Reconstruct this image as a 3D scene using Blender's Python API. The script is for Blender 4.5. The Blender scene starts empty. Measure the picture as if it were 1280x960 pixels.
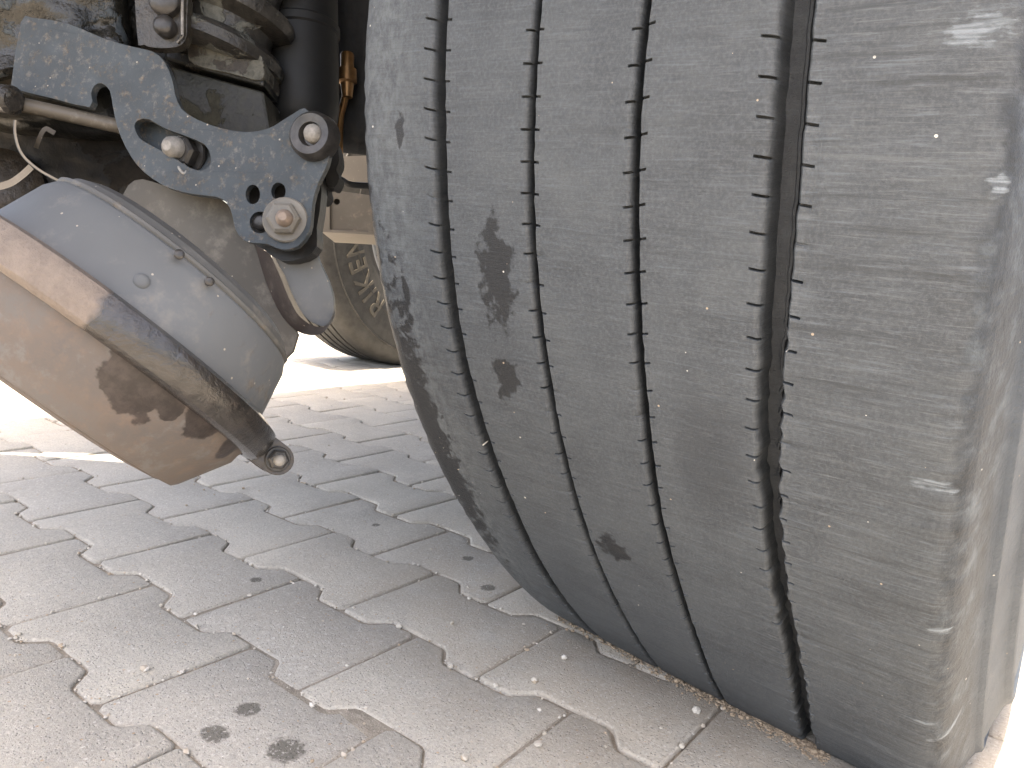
import bpy, bmesh, math, random
import numpy as np
from mathutils import Vector, Matrix, noise as mnoise
from mathutils.geometry import tessellate_polygon

scene = bpy.context.scene
COL = scene.collection
R_ = math.radians
random.seed(7)
rng = np.random.default_rng(7)

# ------------------------------------------------------------------ camera
CAM = Vector((0.2551, -0.9583, 0.3975))
YAW, PITCH, ROLL, FOC = 0.6347, -0.1511, 0.0771, 955.5      # focal length in pixels of a 1280 px wide picture
_fw = Vector((-math.sin(YAW) * math.cos(PITCH), math.cos(YAW) * math.cos(PITCH), math.sin(PITCH)))
_rt0 = Vector((math.cos(YAW), math.sin(YAW), 0))
_up0 = _rt0.cross(_fw)
RT = math.cos(ROLL) * _rt0 + math.sin(ROLL) * _up0
UP = -math.sin(ROLL) * _rt0 + math.cos(ROLL) * _up0
FW = _fw
cd = bpy.data.cameras.new("camera")
cd.sensor_width = 36.0
cd.lens = 36.0 * FOC / 1280.0
cd.clip_start = 0.02
cd.clip_end = 500.0
cam = bpy.data.objects.new("camera", cd)
COL.objects.link(cam)
M = Matrix((RT, UP, -FW)).transposed().to_4x4()
M.translation = CAM
cam.matrix_world = M
scene.camera = cam

# ------------------------------------------------------------------ sky, sun, exposure
SUN_EL, SUN_AZ = R_(76), R_(172)          # azimuth from +Y towards +X
w = bpy.data.worlds.new("World")
scene.world = w
w.use_nodes = True
wn = w.node_tree.nodes
sky = wn.new("ShaderNodeTexSky")
sky.sky_type = 'NISHITA'
sky.sun_disc = False
sky.sun_elevation = SUN_EL
sky.sun_rotation = SUN_AZ
sky.air_density = 0.8
sky.dust_density = 4.0
w.node_tree.links.new(sky.outputs[0], wn["Background"].inputs[0])
wn["Background"].inputs[1].default_value = 0.15
sl = bpy.data.lights.new("sun", 'SUN')
sl.energy = 2.3
sl.angle = R_(0.5)
sl.color = (1.0, 0.97, 0.93)
so = bpy.data.objects.new("sun", sl)
COL.objects.link(so)
SUNDIR = Vector((math.sin(SUN_AZ) * math.cos(SUN_EL), math.cos(SUN_AZ) * math.cos(SUN_EL), math.sin(SUN_EL)))
so.rotation_euler = SUNDIR.to_track_quat('Z', 'Y').to_euler()
so.location = SUNDIR * 20
scene.view_settings.view_transform = 'Standard'
scene.view_settings.look = 'None'
scene.view_settings.gamma = 1.0
scene.view_settings.exposure = 2.65
scene.view_settings.use_white_balance = True
scene.view_settings.white_balance_temperature = 8000
scene.cycles.max_bounces = 8
scene.cycles.diffuse_bounces = 5
scene.cycles.use_denoising = True


def ray(x, y):
    return FW + RT * ((x - 640) / FOC) - UP * ((y - 480) / FOC)

def at(x, y, d):
    """the point at depth d along the line of sight through a spot of the photograph"""
    return CAM + ray(x, y) * d

def gnd(x, y, z=0.0):
    r = ray(x, y)
    return CAM + r * ((z - CAM.z) / r.z)

def pix(P):
    d = Vector(P) - CAM
    z = d.dot(FW)
    return 640 + FOC * d.dot(RT) / z, 480 - FOC * d.dot(UP) / z, z


# ------------------------------------------------------------------ material helper
class G:
    def __init__(self, name):
        self.m = bpy.data.materials.new(name)
        self.m.use_nodes = True
        self.t = self.m.node_tree
        self.n = self.t.nodes
        self.b = self.n["Principled BSDF"]

    def put(self, sock, v):
        if isinstance(v, bpy.types.NodeSocket):
            self.t.links.new(v, sock)
        elif isinstance(v, (tuple, list)) and len(v) == 3 and sock.type == 'RGBA':
            sock.default_value = (*v, 1)
        else:
            sock.default_value = v

    def node(self, typ, ins=None, **kw):
        nd = self.n.new(typ)
        for k, v in kw.items():
            setattr(nd, k, v)
        for k, v in (ins or {}).items():
            self.put(nd.inputs[k], v)
        return nd

    def obj(self):
        return self.node("ShaderNodeTexCoord").outputs["Object"]

    def pos(self):
        return self.node("ShaderNodeNewGeometry").outputs["Position"]

    def uv(self):
        return self.node("ShaderNodeUVMap", uv_map="UVMap").outputs[0]

    def rnd(self):
        return self.node("ShaderNodeObjectInfo").outputs["Random"]

    def sep(self, v):
        return self.node("ShaderNodeSeparateXYZ", {0: v}).outputs

    def scl(self, v, s):
        return self.node("ShaderNodeVectorMath", {0: v, 1: s}, operation='MULTIPLY').outputs[0]

    def vadd(self, a, b):
        return self.node("ShaderNodeVectorMath", {0: a, 1: b}, operation='ADD').outputs[0]

    def noise(self, v, s, det=4, ro=0.55, dist=0.0, color=False):
        nd = self.node("ShaderNodeTexNoise", {"Vector": v, "Scale": s, "Detail": det, "Roughness": ro, "Distortion": dist})
        return nd.outputs["Color" if color else 0]

    def vor(self, v, s, out="Distance", feature='F1'):
        return self.node("ShaderNodeTexVoronoi", {"Vector": v, "Scale": s}, feature=feature).outputs[out]

    def ramp(self, f, stops, interp='LINEAR'):
        nd = self.node("ShaderNodeValToRGB", {0: f})
        cr = nd.color_ramp
        cr.interpolation = interp
        while len(cr.elements) < len(stops):
            cr.elements.new(0.5)
        for e, (p, c) in zip(cr.elements, stops):
            e.position = p
            e.color = (*c, 1) if isinstance(c, (tuple, list)) else (c, c, c, 1)
        return nd.outputs[0]

    def step(self, f, a, b):
        return self.node("ShaderNodeMapRange", {0: f, 1: a, 2: b, 3: 0.0, 4: 1.0}, interpolation_type='SMOOTHSTEP').outputs[0]

    def ma(self, op, a, b=0.0, c=0.0):
        return self.node("ShaderNodeMath", {0: a, 1: b, 2: c}, operation=op).outputs[0]

    def mix(self, f, a, b, bl='MIX'):
        nd = self.node("ShaderNodeMix", data_type='RGBA', blend_type=bl)
        self.put(nd.inputs[0], f)
        self.put(nd.inputs[6], a)
        self.put(nd.inputs[7], b)
        return nd.outputs[2]

    def bump(self, h, s, d=0.001, nrm=None):
        nd = self.node("ShaderNodeBump", {"Strength": s, "Distance": d, "Height": h})
        if nrm is not None:
            self.put(nd.inputs["Normal"], nrm)
        return nd.outputs[0]

    def patch(self, v, c, r, wob=0.35, ns=60.0, soft=0.12):
        """1 inside a ragged ellipse round c with radii r"""
        d = self.node("ShaderNodeVectorMath", {0: v, 1: c}, operation='SUBTRACT').outputs[0]
        d = self.scl(d, tuple(1.0 / q if q else 0.0 for q in r))
        ln = self.node("ShaderNodeVectorMath", {0: d}, operation='LENGTH').outputs["Value"]
        nz = self.noise(v, ns, 4, 0.6)
        ln = self.ma('ADD', ln, self.ma('MULTIPLY', self.ma('SUBTRACT', nz, 0.5), 2 * wob * 2))
        return self.ma('SUBTRACT', 1.0, self.step(ln, 1.0 - soft, 1.0 + soft))

    def out(self, col, rough=0.6, metal=0.0, nrm=None, spec=None, coat=None):
        self.put(self.b.inputs["Base Color"], col)
        self.put(self.b.inputs["Roughness"], rough)
        self.put(self.b.inputs["Metallic"], metal)
        if nrm is not None:
            self.put(self.b.inputs["Normal"], nrm)
        if spec is not None:
            self.put(self.b.inputs["Specular IOR Level"], spec)
        if coat is not None:
            self.put(self.b.inputs["Coat Weight"], coat)
            self.b.inputs["Coat Roughness"].default_value = 0.12
        return self.m


# ------------------------------------------------------------------ materials
def mat_tread():
    g = G("tyre_rubber")
    uv = g.uv()
    s = g.sep(uv)
    U, V = s[0], s[1]
    cloud = g.noise(uv, 16, 5, 0.6)
    fine = g.noise(uv, 420, 3, 0.7)
    grain = g.noise(uv, 1500, 2, 0.7)
    col = g.ramp(cloud, [(0.3, (0.066, 0.066, 0.067)), (0.5, (0.090, 0.090, 0.090)), (0.72, (0.115, 0.113, 0.109))])
    mid = g.noise(uv, 95, 5, 0.72)
    col = g.mix(g.ma('MULTIPLY', g.step(mid, 0.52, 0.78), 0.5), col, (0.165, 0.163, 0.158))
    col = g.mix(g.ma('MULTIPLY', g.step(mid, 0.48, 0.25), 0.5), col, (0.05, 0.05, 0.051))
    col = g.mix(g.ma('MULTIPLY', g.step(fine, 0.40, 0.70), 0.5), col, (0.17, 0.168, 0.163))
    # scuffs drawn across the tread
    st = g.noise(g.scl(uv, (460, 26, 1)), 1.0, 4, 0.65, 0.3)
    right = g.step(V, 0.02, 0.2)
    stm = g.ma('MULTIPLY', g.step(st, 0.5, 0.78), g.ma('ADD', 0.40, g.ma('MULTIPLY', right, 0.5)))
    col = g.mix(stm, col, (0.19, 0.195, 0.20))
    std = g.noise(g.scl(uv, (300, 18, 1)), 1.0, 4, 0.6, 0.3)
    col = g.mix(g.ma('MULTIPLY', g.step(std, 0.55, 0.8), 0.45), col, (0.040, 0.043, 0.047))
    # dusty pale inner shoulder
    ls = g.ma('MULTIPLY', g.step(V, -0.125, -0.165), g.step(V, -0.212, -0.196))
    lsn = g.step(g.noise(g.scl(uv, (1, 1.6, 1)), 75, 5, 0.7), 0.38, 0.66)
    col = g.mix(g.ma('MULTIPLY', ls, g.ma('MULTIPLY', lsn, 0.55)), col, (0.24, 0.235, 0.22))
    # bare rubber of the walls
    wall = g.ma('MAXIMUM', g.step(V, -0.204, -0.214), g.ma('MULTIPLY', g.step(g.ma('ADD', V, g.ma('MULTIPLY', g.ma('SUBTRACT', g.noise(uv, 60, 3), 0.5), 0.02)), 0.210, 0.219), 1.0))
    wcol = g.ramp(g.noise(uv, 45, 5, 0.65), [(0.3, (0.016, 0.019, 0.023)), (0.52, (0.042, 0.048, 0.055)), (0.72, (0.14, 0.15, 0.155))])
    outer = g.step(V, 0.250, 0.275)
    wcol = g.mix(outer, wcol, g.ramp(g.noise(uv, 22, 4, 0.6), [(0.3, (0.066, 0.074, 0.084)), (0.7, (0.105, 0.112, 0.12))]))
    col = g.mix(wall, col, wcol)
    # wet patches
    wet = None
    for c, r in (((0.156, -0.072, 0), (0.034, 0.0135, 1)), ((0.236, -0.079, 0), (0.016, 0.012, 1)),
                 ((0.387, -0.018, 0), (0.014, 0.011, 1)), ((0.33, -0.180, 0), (0.15, 0.017, 1)), ((0.20, -0.199, 0), (0.14, 0.008, 1)),
                 ((0.06, -0.155, 0), (0.010, 0.004, 1)), ((0.175, -0.165, 0), (0.012, 0.003, 1))):
        p = g.patch(uv, c, r, 0.8, 75, 0.16)
        wet = p if wet is None else g.ma('MAXIMUM', wet, p)
    soft = g.patch(uv, (0.255, 0.08, 0), (0.05, 0.024, 1), 0.3, 40, 0.5)
    soft2 = g.patch(uv, (0.03, 0.205, 0), (0.03, 0.012, 1), 0.4, 60, 0.3)
    col = g.mix(g.ma('MULTIPLY', soft, 0.5), col, (0.05, 0.05, 0.052))
    wetc = (0.020, 0.020, 0.021)
    col = g.mix(g.ma('MULTIPLY', wet, 0.95), col, wetc)
    # chalky scrapes at the outer edge
    sc = None
    for c, r in (((0.020, 0.198, 0), (0.006, 0.010, 1)), ((0.240, 0.205, 0), (0.003, 0.010, 1)),
                 ((0.352, 0.214, 0), (0.003, 0.006, 1)), ((0.462, 0.208, 0), (0.002, 0.008, 1)), ((0.085, 0.216, 0), (0.004, 0.004, 1)),
                 ((0.485, 0.230, 0), (0.003, 0.014, 1))):
        p = g.patch(g.scl(uv, (1, 0.35, 1)), (c[0], c[1] * 0.35, 0), (r[0], r[1] * 0.35, 1), 0.9, 260, 0.45)
        sc = p if sc is None else g.ma('MAXIMUM', sc, p)
    sc = g.ma('MULTIPLY', sc, g.ma('ADD', 0.3, g.step(st, 0.35, 0.6)))
    col = g.mix(g.ma('MINIMUM', g.ma('MULTIPLY', sc, 0.6), 1.0), col, (0.38, 0.385, 0.38))
    col = g.mix(1.0, col, (0.65, 0.745, 0.84), 'MULTIPLY')
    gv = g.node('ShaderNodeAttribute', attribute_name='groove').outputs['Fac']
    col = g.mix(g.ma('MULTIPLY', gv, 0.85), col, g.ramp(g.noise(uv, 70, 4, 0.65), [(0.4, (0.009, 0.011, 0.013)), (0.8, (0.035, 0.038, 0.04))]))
    # grit stuck to the rubber
    vd = g.vor(uv, 170)
    vc = g.vor(uv, 170, "Color")
    gate = g.ma('ADD', 0.945, g.ma('MULTIPLY', g.ma('MAXIMUM', wet, g.step(V, -0.17, -0.2)), -0.22))
    sp = g.ma('MULTIPLY', g.ma('LESS_THAN', vd, g.ma('MULTIPLY', g.sep(vc)[1], 0.15)), g.ma('GREATER_THAN', g.sep(vc)[0], gate))
    col = g.mix(sp, col, g.mix(g.sep(vc)[2], (0.62, 0.6, 0.55), (0.42, 0.33, 0.24)))
    rough = g.ma('SUBTRACT', 0.58, g.ma('MULTIPLY', wet, 0.14))
    st2 = g.noise(g.scl(uv, (900, 42, 1)), 1.0, 3, 0.7, 0.2)
    st3 = g.noise(g.scl(uv, (170, 9, 1)), 1.0, 5, 0.7, 0.4)
    dry = g.ma('MULTIPLY', g.ma('SUBTRACT', 1.0, g.ma('MAXIMUM', gv, wet)), g.ma('SUBTRACT', 1.0, wall))
    amt = g.ma('MULTIPLY', dry, g.ma('ADD', 0.35, g.ma('MULTIPLY', right, 0.5)))
    col = g.mix(g.ma('MULTIPLY', g.step(st2, 0.52, 0.72), g.ma('MULTIPLY', amt, 0.7)), col, (0.145, 0.158, 0.168))
    col = g.mix(g.ma('MULTIPLY', g.step(st3, 0.50, 0.30), amt), col, (0.038, 0.043, 0.047))
    col = g.mix(g.ma('MULTIPLY', g.step(st3, 0.56, 0.74), g.ma('MULTIPLY', amt, 0.6)), col, (0.135, 0.148, 0.157))
    h = g.ma('ADD', g.ma('MULTIPLY', grain, 0.5), g.ma('ADD', g.ma('MULTIPLY', st, 0.5), g.ma('MULTIPLY', g.noise(uv, 260, 4, 0.7), g.ma('ADD', 0.8, g.ma('MULTIPLY', wall, 1.2)))))
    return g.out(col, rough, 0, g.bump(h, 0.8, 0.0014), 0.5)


def mat_paver():
    g = G("concrete_paver")
    p = g.pos()
    r = g.rnd()
    n1 = g.noise(p, 9, 5, 0.6)
    n2 = g.noise(p, 320, 3, 0.75)
    n3 = g.noise(p, 1100, 2, 0.7)
    col = g.ramp(n1, [(0.3, (0.42, 0.39, 0.34)), (0.55, (0.49, 0.455, 0.395)), (0.75, (0.55, 0.505, 0.43))])
    col = g.mix(g.ma('MULTIPLY', r, 0.5), col, (0.34, 0.32, 0.29))
    col = g.mix(g.ma('MULTIPLY', g.step(n2, 0.42, 0.66), 0.55), col, (0.27, 0.26, 0.245))
    n4 = g.noise(p, 75, 5, 0.72)
    col = g.mix(g.ma('MULTIPLY', g.step(n4, 0.5, 0.75), 0.45), col, (0.54, 0.52, 0.48))
    col = g.mix(g.ma('MULTIPLY', g.step(n4, 0.46, 0.25), 0.4), col, (0.29, 0.275, 0.255))
    col = g.mix(g.ma('MULTIPLY', g.step(n3, 0.5, 0.75), 0.45), col, (0.55, 0.535, 0.50))
    vd = g.vor(p, 190)
    vc = g.vor(p, 190, "Color")
    sp = g.ma('MULTIPLY', g.ma('LESS_THAN', vd, 0.24), g.ma('GREATER_THAN', g.sep(vc)[0], 0.90))
    col = g.mix(g.ma('MULTIPLY', sp, 0.8), col, g.mix(g.step(g.sep(vc)[1], 0.3, 0.7), (0.62, 0.60, 0.56), (0.42, 0.30, 0.20)))
    # brown dust thrown about the wheel
    s = g.sep(p)
    band = g.ma('ABSOLUTE', g.ma('ADD', s[1], 0.26))
    dust = g.ma('MULTIPLY', g.ma('SUBTRACT', 1.0, g.step(band, 0.02, 0.34)), g.ma('MULTIPLY', g.step(s[0], -0.75, -0.15), g.ma('SUBTRACT', 1.0, g.step(s[0], 0.2, 0.35))))
    dust = g.ma('MULTIPLY', dust, g.step(g.noise(p, 14, 5, 0.65), 0.25, 0.6))
    col = g.mix(g.ma('MULTIPLY', dust, 0.7), col, (0.40, 0.345, 0.28))
    st = None
    for x, y, rr in ((310, 884, 0.0115), (268, 915, 0.012), (357, 935, 0.015), (610, 735, 0.010), (585, 697, 0.009), (320, 725, 0.008), (470, 655, 0.006)):
        q = gnd(x, y)
        m = g.patch(p, tuple(q), (rr * random.uniform(0.85, 1.15), rr * random.uniform(0.85, 1.15), 0.2), 0.28, 190, 0.22)
        st = m if st is None else g.ma('MAXIMUM', st, m)
    col = g.mix(g.ma('MULTIPLY', st, 0.75), col, (0.075, 0.068, 0.055))
    h = g.ma('ADD', g.ma('MULTIPLY', n2, 0.7), g.ma('MULTIPLY', n3, 0.5))
    pv = g.vor(p, 260)
    h = g.ma('ADD', h, g.ma('ADD', n4, g.ma('MULTIPLY', g.step(pv, 0.32, 0.05), -0.9)))
    col = g.mix(g.ma('MULTIPLY', g.step(g.noise(p, 240, 2, 0.8), 0.56, 0.68), 0.5), col, (0.60, 0.57, 0.52))
    return g.out(col, 0.88, 0, g.bump(h, 0.75, 0.0018), 0.3)


def mat_sand():
    g = G("joint_sand")
    p = g.pos()
    col = g.ramp(g.noise(p, 30, 5, 0.65), [(0.3, (0.21, 0.185, 0.155)), (0.5, (0.30, 0.265, 0.22)), (0.7, (0.42, 0.37, 0.31))])
    col = g.mix(g.step(g.noise(p, 500, 2, 0.7), 0.55, 0.7), col, (0.42, 0.38, 0.33))
    h = g.ma('ADD', g.noise(p, 400, 3, 0.7), g.noise(p, 60, 3))
    return g.out(col, 0.95, 0, g.bump(h, 0.8, 0.003), 0.2)


def mat_grit():
    g = G("pale_grit")
    p = g.pos()
    vc = g.vor(p, 120, "Color")
    col = g.ramp(g.sep(vc)[0], [(0.0, (0.44, 0.39, 0.32)), (0.4, (0.58, 0.55, 0.50)), (0.7, (0.36, 0.28, 0.20)), (1.0, (0.66, 0.63, 0.58))])
    return g.out(col, 0.9)


def mat_paint(name, base, rust, amount, rough=0.5, sc=22, spec=0.4, dust=(0.30, 0.27, 0.23)):
    """dusty paint with rust or mud specks"""
    g = G(name)
    o = g.obj()
    n1 = g.noise(o, sc, 6, 0.68)
    n2 = g.noise(o, sc * 4.2, 5, 0.65)
    n3 = g.noise(o, sc * 0.45, 3)
    col = g.mix(g.step(n3, 0.3, 0.75), base, tuple(min(1, c * 1.45) for c in base))
    f = g.ma('MULTIPLY', g.step(g.ma('ADD', g.ma('MULTIPLY', n1, 0.55), g.ma('MULTIPLY', n2, 0.45)), 0.62 - amount, 0.74 - amount), 0.85)
    col = g.mix(f, col, rust)
    col = g.mix(g.ma('MULTIPLY', g.step(g.noise(o, sc * 2, 5, 0.7), 0.5, 0.75), 0.35), col, dust)
    vd = g.vor(o, 260)
    vc = g.vor(o, 260, "Color")
    sp = g.ma('MULTIPLY', g.ma('LESS_THAN', vd, 0.2), g.ma('GREATER_THAN', g.sep(vc)[0], 0.96))
    col = g.mix(sp, col, (0.35, 0.31, 0.26))
    h = g.ma('ADD', f, g.ma('MULTIPLY', n2, 0.6))
    return g.out(col, g.ma('ADD', rough, g.ma('MULTIPLY', f, 0.25)), 0, g.bump(h, 0.35, 0.0012), spec)


def mat_greasy(name, base, mud, mudamt=0.1, rough=0.33, sc=14):
    g = G(name)
    o = g.obj()
    n1 = g.noise(o, sc, 5, 0.6, 0.4)
    n2 = g.noise(o, sc * 5, 4, 0.65)
    col = g.ramp(n2, [(0.3, tuple(c * 0.45 for c in base)), (0.7, tuple(c * 1.4 for c in base))])
    m = g.step(n1, 0.60 - mudamt, 0.64 - mudamt)
    col = g.mix(g.ma('MULTIPLY', m, 0.9), col, g.mix(g.step(n2, 0.4, 0.65), mud, tuple(c * 0.62 for c in mud)))
    rg = g.ma('ADD', g.ma('MULTIPLY', m, 0.45), g.ma('ADD', rough - 0.12, g.ma('MULTIPLY', n2, 0.25)))
    h = g.ma('ADD', g.ma('MULTIPLY', m, 0.7), n2)
    return g.out(col, rg, 0, g.bump(h, 0.6, 0.003), 0.5)


def mat_rust_dome():
    g = G("rusty_steel")
    o = g.obj()
    n1 = g.noise(o, 17, 5, 0.62)
    n2 = g.noise(o, 90, 5, 0.68)
    col = g.ramp(n1, [(0.3, (0.098, 0.089, 0.083)), (0.48, (0.125, 0.102, 0.087)), (0.62, (0.118, 0.107, 0.099)), (0.78, (0.122, 0.121, 0.121))])
    col = g.mix(g.ma('MULTIPLY', g.step(n2, 0.5, 0.7), 0.5), col, (0.165, 0.118, 0.09))
    col = g.mix(g.ma('MULTIPLY', g.step(g.noise(o, 300, 3, 0.7), 0.5, 0.7), 0.5), col, (0.13, 0.10, 0.085))
    n5 = g.noise(o, 48, 5, 0.7)
    col = g.mix(g.ma('MULTIPLY', g.step(n5, 0.52, 0.68), 0.55), col, (0.15, 0.147, 0.143))
    col = g.mix(g.ma('MULTIPLY', g.step(n5, 0.42, 0.28), 0.5), col, (0.14, 0.105, 0.085))
    wet = None
    for c, r in STAIN:
        p = g.patch(o, c, r, 0.45, 42, 0.07)
        wet = p if wet is None else g.ma('MAXIMUM', wet, p)
    col = g.mix(g.ma('MULTIPLY', wet, 0.93), col, g.mix(g.step(n2, 0.35, 0.65), (0.022, 0.017, 0.015), (0.048, 0.037, 0.033)))
    rough = g.ma('SUBTRACT', 0.75, g.ma('MULTIPLY', wet, 0.35))
    h = g.ma('ADD', g.ma('MULTIPLY', n2, 0.7), g.ma('MULTIPLY', g.noise(o, 300, 3, 0.7), 0.4))
    return g.out(col, rough, 0, g.bump(h, 0.45, 0.0012), 0.35)


def mat_clamp():
    g = G("oily_clamp_steel")
    o = g.obj()
    n2 = g.noise(o, 110, 5, 0.7)
    n1 = g.noise(o, 20, 4, 0.6)
    rust = g.ramp(n2, [(0.3, (0.14, 0.112, 0.095)), (0.7, (0.21, 0.168, 0.138))])
    oil = g.ramp(n2, [(0.3, (0.008, 0.007, 0.006)), (0.7, (0.03, 0.023, 0.019))])
    wetm = g.step(g.ma('ADD', g.sep(o)[0], g.ma('MULTIPLY', g.ma('SUBTRACT', n1, 0.5), 0.05)), -0.030, -0.022)
    col = g.mix(wetm, rust, oil)
    rough = g.ma('SUBTRACT', 0.75, g.ma('MULTIPLY', wetm, 0.57))
    h = g.ma('ADD', n2, g.noise(o, 45, 3))
    return g.out(col, rough, 0, g.bump(h, 0.75, 0.0028), 0.6, g.ma('MULTIPLY', wetm, 0.45))


def mat_simple(name, col, rough=0.6, metal=0.0, var=0.3, sc=60, bump=0.3, spec=0.5):
    g = G(name)
    o = g.obj()
    n = g.noise(o, sc, 4, 0.65)
    c = g.ramp(n, [(0.3, tuple(v * (1 - var) for v in col)), (0.7, tuple(min(1, v * (1 + var)) for v in col))])
    return g.out(c, rough, metal, g.bump(n, bump, 0.0015), spec)


# ------------------------------------------------------------------ mesh helpers
def link(name, me, mat=None, parent=None):
    o = bpy.data.objects.new(name, me)
    COL.objects.link(o)
    if mat is not None and me is not None:
        me.materials.append(mat)
    if parent is not None:
        o.parent = parent
        o.matrix_parent_inverse = Matrix.Translation(-parent.location)
    return o


def tag(o, label, cat, group=None, kind=None):
    if label:
        o["label"] = label
    if cat:
        o["category"] = cat
    if group:
        o["group"] = group
    if kind:
        o["kind"] = kind
    return o


def empty(name, loc, label, cat, group=None):
    o = bpy.data.objects.new(name, None)
    COL.objects.link(o)
    o.empty_display_size = 0.05
    o.location = loc
    return tag(o, label, cat, group)


def mesh(name, V, F, smooth=None):
    me = bpy.data.meshes.new(name)
    me.from_pydata([tuple(v) for v in V], [], F)
    me.update()
    if smooth is not None:
        me.polygons.foreach_set("use_smooth", [True] * len(me.polygons))
        if smooth < 179:
            me.set_sharp_from_angle(angle=R_(smooth))
    return me


def lathe(profile, n=64, a0=0.0, a1=2 * math.pi):
    """profile of (radius, z) turned about z"""
    full = abs(a1 - a0 - 2 * math.pi) < 1e-6
    k = n if full else n + 1
    V, F = [], []
    for i in range(k):
        a = a0 + (a1 - a0) * i / n
        for r, z in profile:
            V.append((r * math.cos(a), r * math.sin(a), z))
    m = len(profile)
    for i in range(n):
        i2 = (i + 1) % k
        for j in range(m - 1):
            F.append((i * m + j, i2 * m + j, i2 * m + j + 1, i * m + j + 1))
    return V, F


def tube(pts, rad, n=12, caps=True):
    """a tube through the points; rad is one number or one per point"""
    pts = [Vector(p) for p in pts]
    rad = rad if isinstance(rad, (list, tuple)) else [rad] * len(pts)
    V, F = [], []
    ref = Vector((0.31, 0.17, 0.93))
    for i, p in enumerate(pts):
        t = (pts[min(i + 1, len(pts) - 1)] - pts[max(i - 1, 0)]).normalized()
        a = t.cross(ref).normalized()
        b = t.cross(a)
        for k in range(n):
            th = 2 * math.pi * k / n
            V.append(p + (a * math.cos(th) + b * math.sin(th)) * rad[i])
    for i in range(len(pts) - 1):
        for k in range(n):
            k2 = (k + 1) % n
            F.append((i * n + k, i * n + k2, (i + 1) * n + k2, (i + 1) * n + k))
    if caps:
        F.append(tuple(reversed(range(n))))
        F.append(tuple((len(pts) - 1) * n + k for k in range(n)))
    return V, F


def plate(loops, thick, away):
    """flat plate: loops[0] its outline, the rest holes (3D points); thickness is laid along `away`"""
    allp = [Vector(p) for L in loops for p in L]
    tris = tessellate_polygon([[Vector(p) for p in L] for L in loops])
    n = len(allp)
    V = allp + [p + away * thick for p in allp]
    F = []
    for t in tris:
        a, b, c = t
        nn = (allp[b] - allp[a]).cross(allp[c] - allp[a])
        if nn.dot(away) > 0:
            a, c = c, a
        F.append((a, b, c))
        F.append((c + n, b + n, a + n))
    k = 0
    for L in loops:
        m = len(L)
        for i in range(m):
            F.append((k + i, k + (i + 1) % m, k + (i + 1) % m + n, k + i + n))
        k += m
    me = mesh("plate", V, F)
    bm = bmesh.new()
    bm.from_mesh(me)
    bmesh.ops.recalc_face_normals(bm, faces=bm.faces)
    bm.to_mesh(me)
    bm.free()
    return me


def bevel(o, wd, seg=2, ang=35):
    m = o.modifiers.new("bevel", 'BEVEL')
    m.width = wd
    m.segments = seg
    m.limit_method = 'ANGLE'
    m.angle_limit = R_(ang)
    m.use_clamp_overlap = True
    return o


def smooth_loop(pts, sub=4):
    """Catmull-Rom round a closed list of 2D points"""
    out = []
    n = len(pts)
    for i in range(n):
        p0, p1, p2, p3 = (Vector((*pts[(i + d) % n], 0)) for d in (-1, 0, 1, 2))
        for k in range(sub):
            t = k / sub
            q = 0.5 * ((2 * p1) + (p2 - p0) * t + (2 * p0 - 5 * p1 + 4 * p2 - p3) * t * t + (3 * p1 - p0 - 3 * p2 + p3) * t ** 3)
            out.append((q.x, q.y))
    return out


def smooth_line(pts, sub=6):
    out = []
    n = len(pts)
    for i in range(n - 1):
        p0, p1, p2, p3 = (Vector(pts[max(0, min(n - 1, i + d))]) for d in (-1, 0, 1, 2))
        for k in range(sub):
            t = k / sub
            out.append(0.5 * ((2 * p1) + (p2 - p0) * t + (2 * p0 - 5 * p1 + 4 * p2 - p3) * t * t + (3 * p1 - p0 - 3 * p2 + p3) * t ** 3))
    out.append(Vector(pts[-1]))
    return out


def frame(origin, z, x):
    z = Vector(z).normalized()
    x = (Vector(x) - z * Vector(x).dot(z)).normalized()
    y = z.cross(x)
    m = Matrix((x, y, z)).transposed().to_4x4()
    m.translation = origin
    return m


def place(V, m):
    return [m @ Vector(v) for v in V]


def hexbolt(r, h, m, washer=None):
    """hexagon head with a chamfer, seated at the frame's origin, standing up along its z"""
    prof = [(0.0, h), (r * 0.80, h), (r, h * 0.82), (r, 0.0)]
    V, F = [], []
    for k in range(6):
        a = math.pi / 3 * k
        for rr, z in prof[1:]:
            V.append((rr * math.cos(a), rr * math.sin(a), z))
    for k in range(6):
        k2 = (k + 1) % 6
        for j in range(2):
            F.append((k * 3 + j, k * 3 + j + 1, k2 * 3 + j + 1, k2 * 3 + j))
    F.append(tuple(k * 3 for k in range(6)))
    F.append(tuple(reversed([k * 3 + 2 for k in range(6)])))
    if washer:
        b = len(V)
        V2, F2 = lathe([(0.0, h * 0.22), (washer * 0.94, h * 0.22), (washer, h * 0.12), (washer, -0.001)], 24)
        V += V2
        F += [tuple(i + b for i in f) for f in F2]
    return mesh("bolt", place(V, m), F)


def disc_bolt(r, h, m, dome=0.35):
    prof = [(0.0, h), (r * 0.45, h), (r * 0.85, h * (1 - dome * 0.4)), (r, h * (1 - dome)), (r, 0.0)]
    V, F = lathe(prof, 24)
    return mesh("stud", place(V, m), F, 40)


STAIN = []

# ================================================================== THE SETTING: pavement
MP, MS, MG = mat_paver(), mat_sand(), mat_grit()
ANG, OX, OY, PIT, LEN = -0.0147, -0.9098, -0.5197, 0.1346, 0.2
VX = Vector((math.cos(ANG), math.sin(ANG), 0))
UX = Vector((-math.sin(ANG), math.cos(ANG), 0))

def pav(u, v, z=0.0):
    p = Vector((OX, OY, 0)) + UX * u + VX * v
    p.z = z
    return p

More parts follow.
